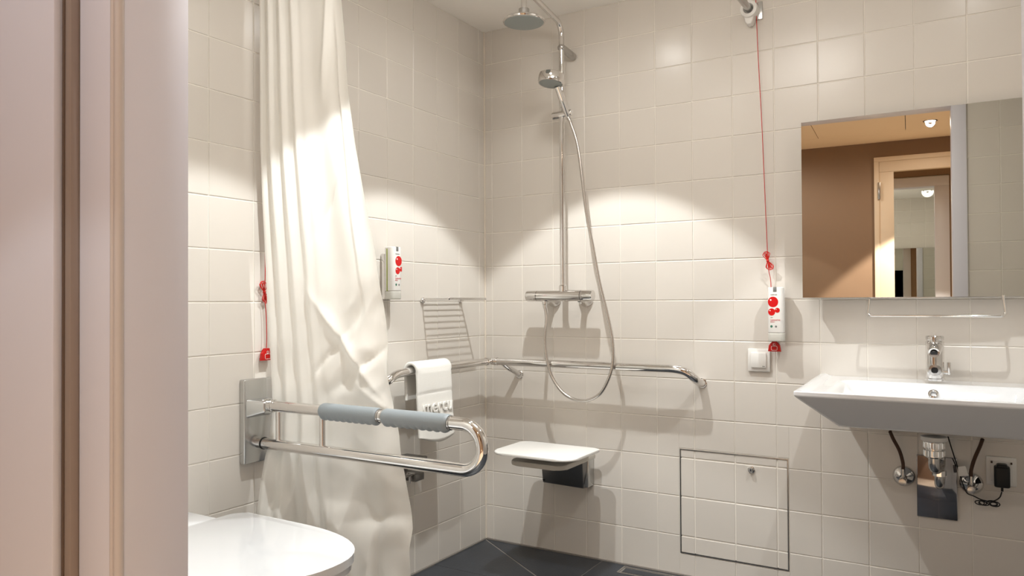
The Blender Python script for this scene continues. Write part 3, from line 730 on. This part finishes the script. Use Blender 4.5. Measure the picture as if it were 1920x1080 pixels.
# ------------------------------------------------------------------ washbasin
BX0, BX1, BYF, BZ = 1.413, 2.118, -.585, .797
bs = thing('washbasin', 'wide white rectangular ceramic washbasin on rear wall under mirror', 'basin', (1.765, 0, BZ))
def basin(bm):
    hw = (BX1-BX0)/2; nx, ny = 96, 72
    def top(x, y):
        xl = x+hw-.085; xr = hw-.085-x; yf = y-BYF-.035; yb = -.135-y
        # rounded rectangle distance
        cx, cy = 0, (BYF+.035-.135)/2; hx, hy = hw-.085, (-.135-(BYF+.035))/2; r = .05
        qx, qy = abs(x-cx)-hx+r, abs(y-cy)-hy+r
        d = r-(math.hypot(max(qx, 0), max(qy, 0))+min(max(qx, qy), 0))
        z = -.070*sm(-.004, .080, d)-.008*sm(0, .2, d)
        rim = min(x+hw, hw-x, y-BYF)
        z += -.007*sm(.012, .04, min(rim, .05))*(1 if d < 0 else 1)*sm(-.002, .0, .0)
        return z
    def bot(x, y):
        d = min((x+hw)*.96, (hw-x)*.96, (y-BYF)*.86)
        return max(-.014-.9*d, -(.090+.16*(y-BYF)))
    grid = {}
    def P(i, j, f, ins=0):
        x = -hw+2*hw*i/nx; y = BYF+(0-BYF)*j/ny
        inset = .022*(1-(y-BYF)/(-BYF))                      # front corners slightly in
        xx = x*(1-inset/hw)
        return (xx, y, f(x, y))
    T = [[bm.verts.new(P(i, j, top)) for j in range(ny+1)] for i in range(nx+1)]
    Bm = [[bm.verts.new(P(i, j, bot)) for j in range(ny+1)] for i in range(nx+1)]
    for i in range(nx):
        for j in range(ny):
            bm.faces.new((T[i][j], T[i+1][j], T[i+1][j+1], T[i][j+1])); bm.faces.new((Bm[i][j], Bm[i][j+1], Bm[i+1][j+1], Bm[i+1][j]))
    for i in range(nx):
        bm.faces.new((T[i][0], Bm[i][0], Bm[i+1][0], T[i+1][0])); bm.faces.new((T[i][ny], T[i+1][ny], Bm[i+1][ny], Bm[i][ny]))
    for j in range(ny):
        bm.faces.new((T[0][j], T[0][j+1], Bm[0][j+1], Bm[0][j])); bm.faces.new((T[nx][j], Bm[nx][j], Bm[nx][j+1], T[nx][j+1]))
bo = mk('basin_body', CERAMIC, bs, basin, 30)
bv = bo.modifiers.new('edge', 'BEVEL'); bv.width = .003; bv.segments = 3; bv.limit_method = 'ANGLE'; bv.angle_limit = math.radians(50)
rlathe('overflow_ring', CHROME, bs, [(.008, .002), (.011, .004), (.0145, .002), (.0145, -.002)], (0, -.172, -.034), (0, -.8, .6), 28)
rlathe('drain_plug', CHROME, bs, [(0, .006), (.026, .005), (.030, 0)], (0, -.33, -.080), (0, 0, 1), 28)
# faucet
fc = thing('faucet', 'chrome sensor faucet with side lever standing on the washbasin', 'faucet', (1.767, -.088, BZ))
rlathe('base', CHROME, fc, [(0, 0), (.029, 0), (.029, .006), (.0265, .008)], (0, 0, 0), (0, 0, 1), 36)
rlathe('body', CHROME, fc, [(.0262, .006), (.0262, .122), (.0245, .124), (.0245, .127)], (0, 0, 0), (0, 0, 1), 40)
rlathe('cap', CHROME, fc, [(.0245, .127), (.0262, .129), (.0262, .138), (.024, .141), (0, .142)], (0, 0, 0), (0, 0, 1), 40)
mk('spout', CHROME, fc, lambda bm: tube(bm, [(0, -.015, .104), (0, -.055, .094), (0, -.064, .091)], .018, 24, rf=lambda i, t: .0225-.007*t), 50)
rlathe('aerator', BLACK, fc, [(0, .001), (.010, .001), (.0105, -.003)], (0, -.066, .089), (0, -.6, -.8), 24)
rlathe('sensor_bezel', CHROMED, fc, [(.010, .004), (.017, .003), (.019, -.003)], (0, -.0245, .034), (0, -1, 0), 28)
rlathe('sensor_window', BLACK, fc, [(0, .0035), (.0085, .003), (.0095, .001)], (0, -.0245, .034), (0, -1, 0), 28)
mk('lever', CHROME, fc, lambda bm: (tube(bm, [(.024, 0, .026), (.036, 0, .026)], .007, 16), tube(bm, [(.0385, 0, .020), (.0385, 0, .058)], .0055, 16)), 50)

# under the basin
tr = thing('bottle_trap', 'silver ribbed drain trap hanging beneath the washbasin', 'trap', (1.766, 0, .60))
TY = -.20
mk('drain_collar', PLASTW, tr, lambda bm: lathe(bm, [(0, .038), (.036, .038), (.036, .027), (.032, .024), (0, .024)], 32, axis_m((0, TY, 0), (0, 0, 1))))
def ribs(bm):
    lathe(bm, [(.0, .024), (.026, .024), (.027, .022), (.027, .003), (.025, .001), (.025, -.001), (.027, -.003), (.027, -.022), (.023, -.026), (0, -.026)], 28, axis_m((0, TY, 0), (0, 0, 1)))
    for k in range(12):
        a = 2*PI*k/12; c, s = math.cos(a), math.sin(a)
        tube(bm, [(.027*c, TY+.027*s, .020), (.027*c, TY+.027*s, .004)], .003, 6); tube(bm, [(.027*c, TY+.027*s, -.004), (.027*c, TY+.027*s, -.020)], .003, 6)
mk('ribbed_nut', CHROME, tr, ribs)
rtube('trap_bend', CHROMED, tr, smooth_path([(0, TY, -.02), (0, TY, -.062), (.012, TY+.04, -.062), (.012, TY+.07, -.05), (.012, TY+.07, -.03)], .022, 6), .0165, 20)
rtube('outlet_elbow', CHROMED, tr, smooth_path([(.012, TY+.035, -.062), (.012, TY+.035, -.118), (.012, -.02, -.118)], .026, 6), .0135, 20)
rlathe('slip_nut', CHROME, tr, [(.0135, .010), (.020, .010), (.020, -.006), (.0135, -.006)], (.012, TY+.035, -.080), (0, 0, 1), 10, 20)
wp = tag(rbox('service_plate', STEELD, None, (1.708, -.012, .343), (1.823, 0, .543), .002), 'polished steel service plate on tiles behind the drain trap', 'plate')
wp.data.materials[0] = mat('polished_plate', (158, 156, 158), .06, 1.0)
def stop_valve(label, x, z, hp):
    t = thing('stop_valve', label, 'valve', (x, 0, z), 'water stop valves under the washbasin')
    rlathe('rosette', CHROME, t, [(.011, .024), (.014, .022), (.030, .010), (.0345, .003), (.0345, 0)], (0, 0, 0), (0, -1, 0), 32, 60)
    rlathe('spindle', CHROME, t, [(.008, 0), (.008, .045), (.012, .046), (.012, .060), (0, .061)], (0, 0, -.006), (0, -1, 0), 20)
    rlathe('handle', CHROMED, t, [(.0, .076), (.011, .075), (.012, .062), (.009, .060)], (0, 0, -.006), (0, -1, 0), 12, 25)
    rtube('outlet', CHROMED, t, [(0, -.04, 0), (0, -.04, .030)], .0065, 12)
    rtube('flexible_hose', BHOSE, t, catmull(hp, 8), .0055, 12)
stop_valve('left chrome stop valve under the washbasin with brown hose', 1.670, .468, [(0, -.04, .022), (.0, -.042, .05), (-.009, -.05, .09), (-.026, -.065, .13), (-.034, -.078, .155)])
stop_valve('right chrome stop valve under the washbasin beside the plug', 1.862, .466, [(0, -.04, .022), (.0, -.042, .05), (.010, -.05, .09), (.024, -.065, .13), (.031, -.078, .155)])
so = thing('wall_socket', 'square white power socket on the tiles below washbasin', 'socket', (1.943, 0, .514))
rbox('socket_frame', PLASTW, so, (-.0405, -.009, -.0445), (.0405, 0, .0445), .003)
mk('socket_insert', PLASTW, so, lambda bm: (box(bm, (-.029, -.013, -.032), (.029, -.008, .032), .002)))
for s in (-1, 1): mk('hinge_stud', BHOSE, so, lambda bm: tube(bm, [(s*.026-.002, -.0145, .028), (s*.026+.003, -.0145, .028)], .0035, 8))
pl = thing('power_adapter', 'black power adapter plugged into the white socket', 'adapter', (1.944, -.013, .508))
mk('adapter_body', BLACK, pl, lambda bm: slab2(bm, seat_outline(0, -.021, .042, .042, .006, .009, 4), -.036, .026, .004))
rbox('adapter_step', BLACK, pl, (-.015, -.036, .020), (.015, 0, .034), .006, 3)
rtube('strain_relief', BLACK, pl, [(0, -.022, -.034), (0, -.022, -.050)], .0035, 10)
cb = [(1.801, -.10, .624), (1.808, -.07, .59), (1.818, -.035, .545), (1.832, -.02, .49), (1.838, -.05, .475), (1.850, -.082, .452), (1.868, -.045, .436), (1.892, -.035, .424), (1.918, -.035, .424), (1.936, -.035, .437), (1.943, -.035, .456)]
cd = thing('power_cable', 'thin black cable with knotted loops hanging below the washbasin', 'cable', (0, 0, 0))
rtube('cable_run', BLACK, cd, catmull(cb, 8), .0019, 8)
def loops(bm):
    for cx, r, tz, ph in ((1.884, .011, -.5, 0), (1.897, .012, -.2, 1), (1.892, .009, -.6, 2), (1.917, .012, .3, .5), (1.925, .011, -.3, 1.5), (1.921, .009, -.6, 2.2)):
        tube(bm, catmull([(cx+r*1.15*math.cos(PI*k/4), -.036-.003*math.sin(k+ph), .4175+r*.62*math.sin(PI*k/4)+tz*.004) for k in range(9)], 4), .0017, 7)
mk('cable_loops', BLACK, cd, loops, 60)
mk('cable_tag', PLASTW, cd, lambda bm: prism(bm, [(-.010, -.017), (.017, -.012), (.008, .018), (-.012, .012)], .0012, 0, 2, Matrix.Translation((1.838, -.060, .513))))

# ------------------------------------------------------------------ wall mirror with handle
MIR_YAW = math.radians(1.75)
mr = thing('wall_mirror', 'large frameless wall mirror above the washbasin', 'mirror', (1.765, -.058, 1.37), None, (0, 0, MIR_YAW))
mw = 1.765-1.368
rbox('backing', MIRE, mr, (-mw+.004, .0, -.307), (mw-.004, .030, .293), .001)
rbox('wall_mount', MIRE, mr, (-.25, .030, -.25), (.25, .058, .25), .0)
rbox('glass', MIRROR, mr, (-mw, -.006, -.309), (mw+.04, .0, .296), 0)
rbox('lower_lip', CHROMED, mr, (-.19, -.010, -.3125), (mw-.20, .01, -.309), .001)
hd_ = thing('mirror_handle', 'thin chrome bar handle below the mirror', 'handle', (1.765, -.062, 1.064))
rtube('bar', CHROME, hd_, smooth_path([(-.187, .0, 0), (-.192, -.012, -.056), (-.184, -.016, -.064), (.184, -.016, -.064), (.192, -.012, -.056), (.187, .0, 0)], .014, 5), .0038, 14)
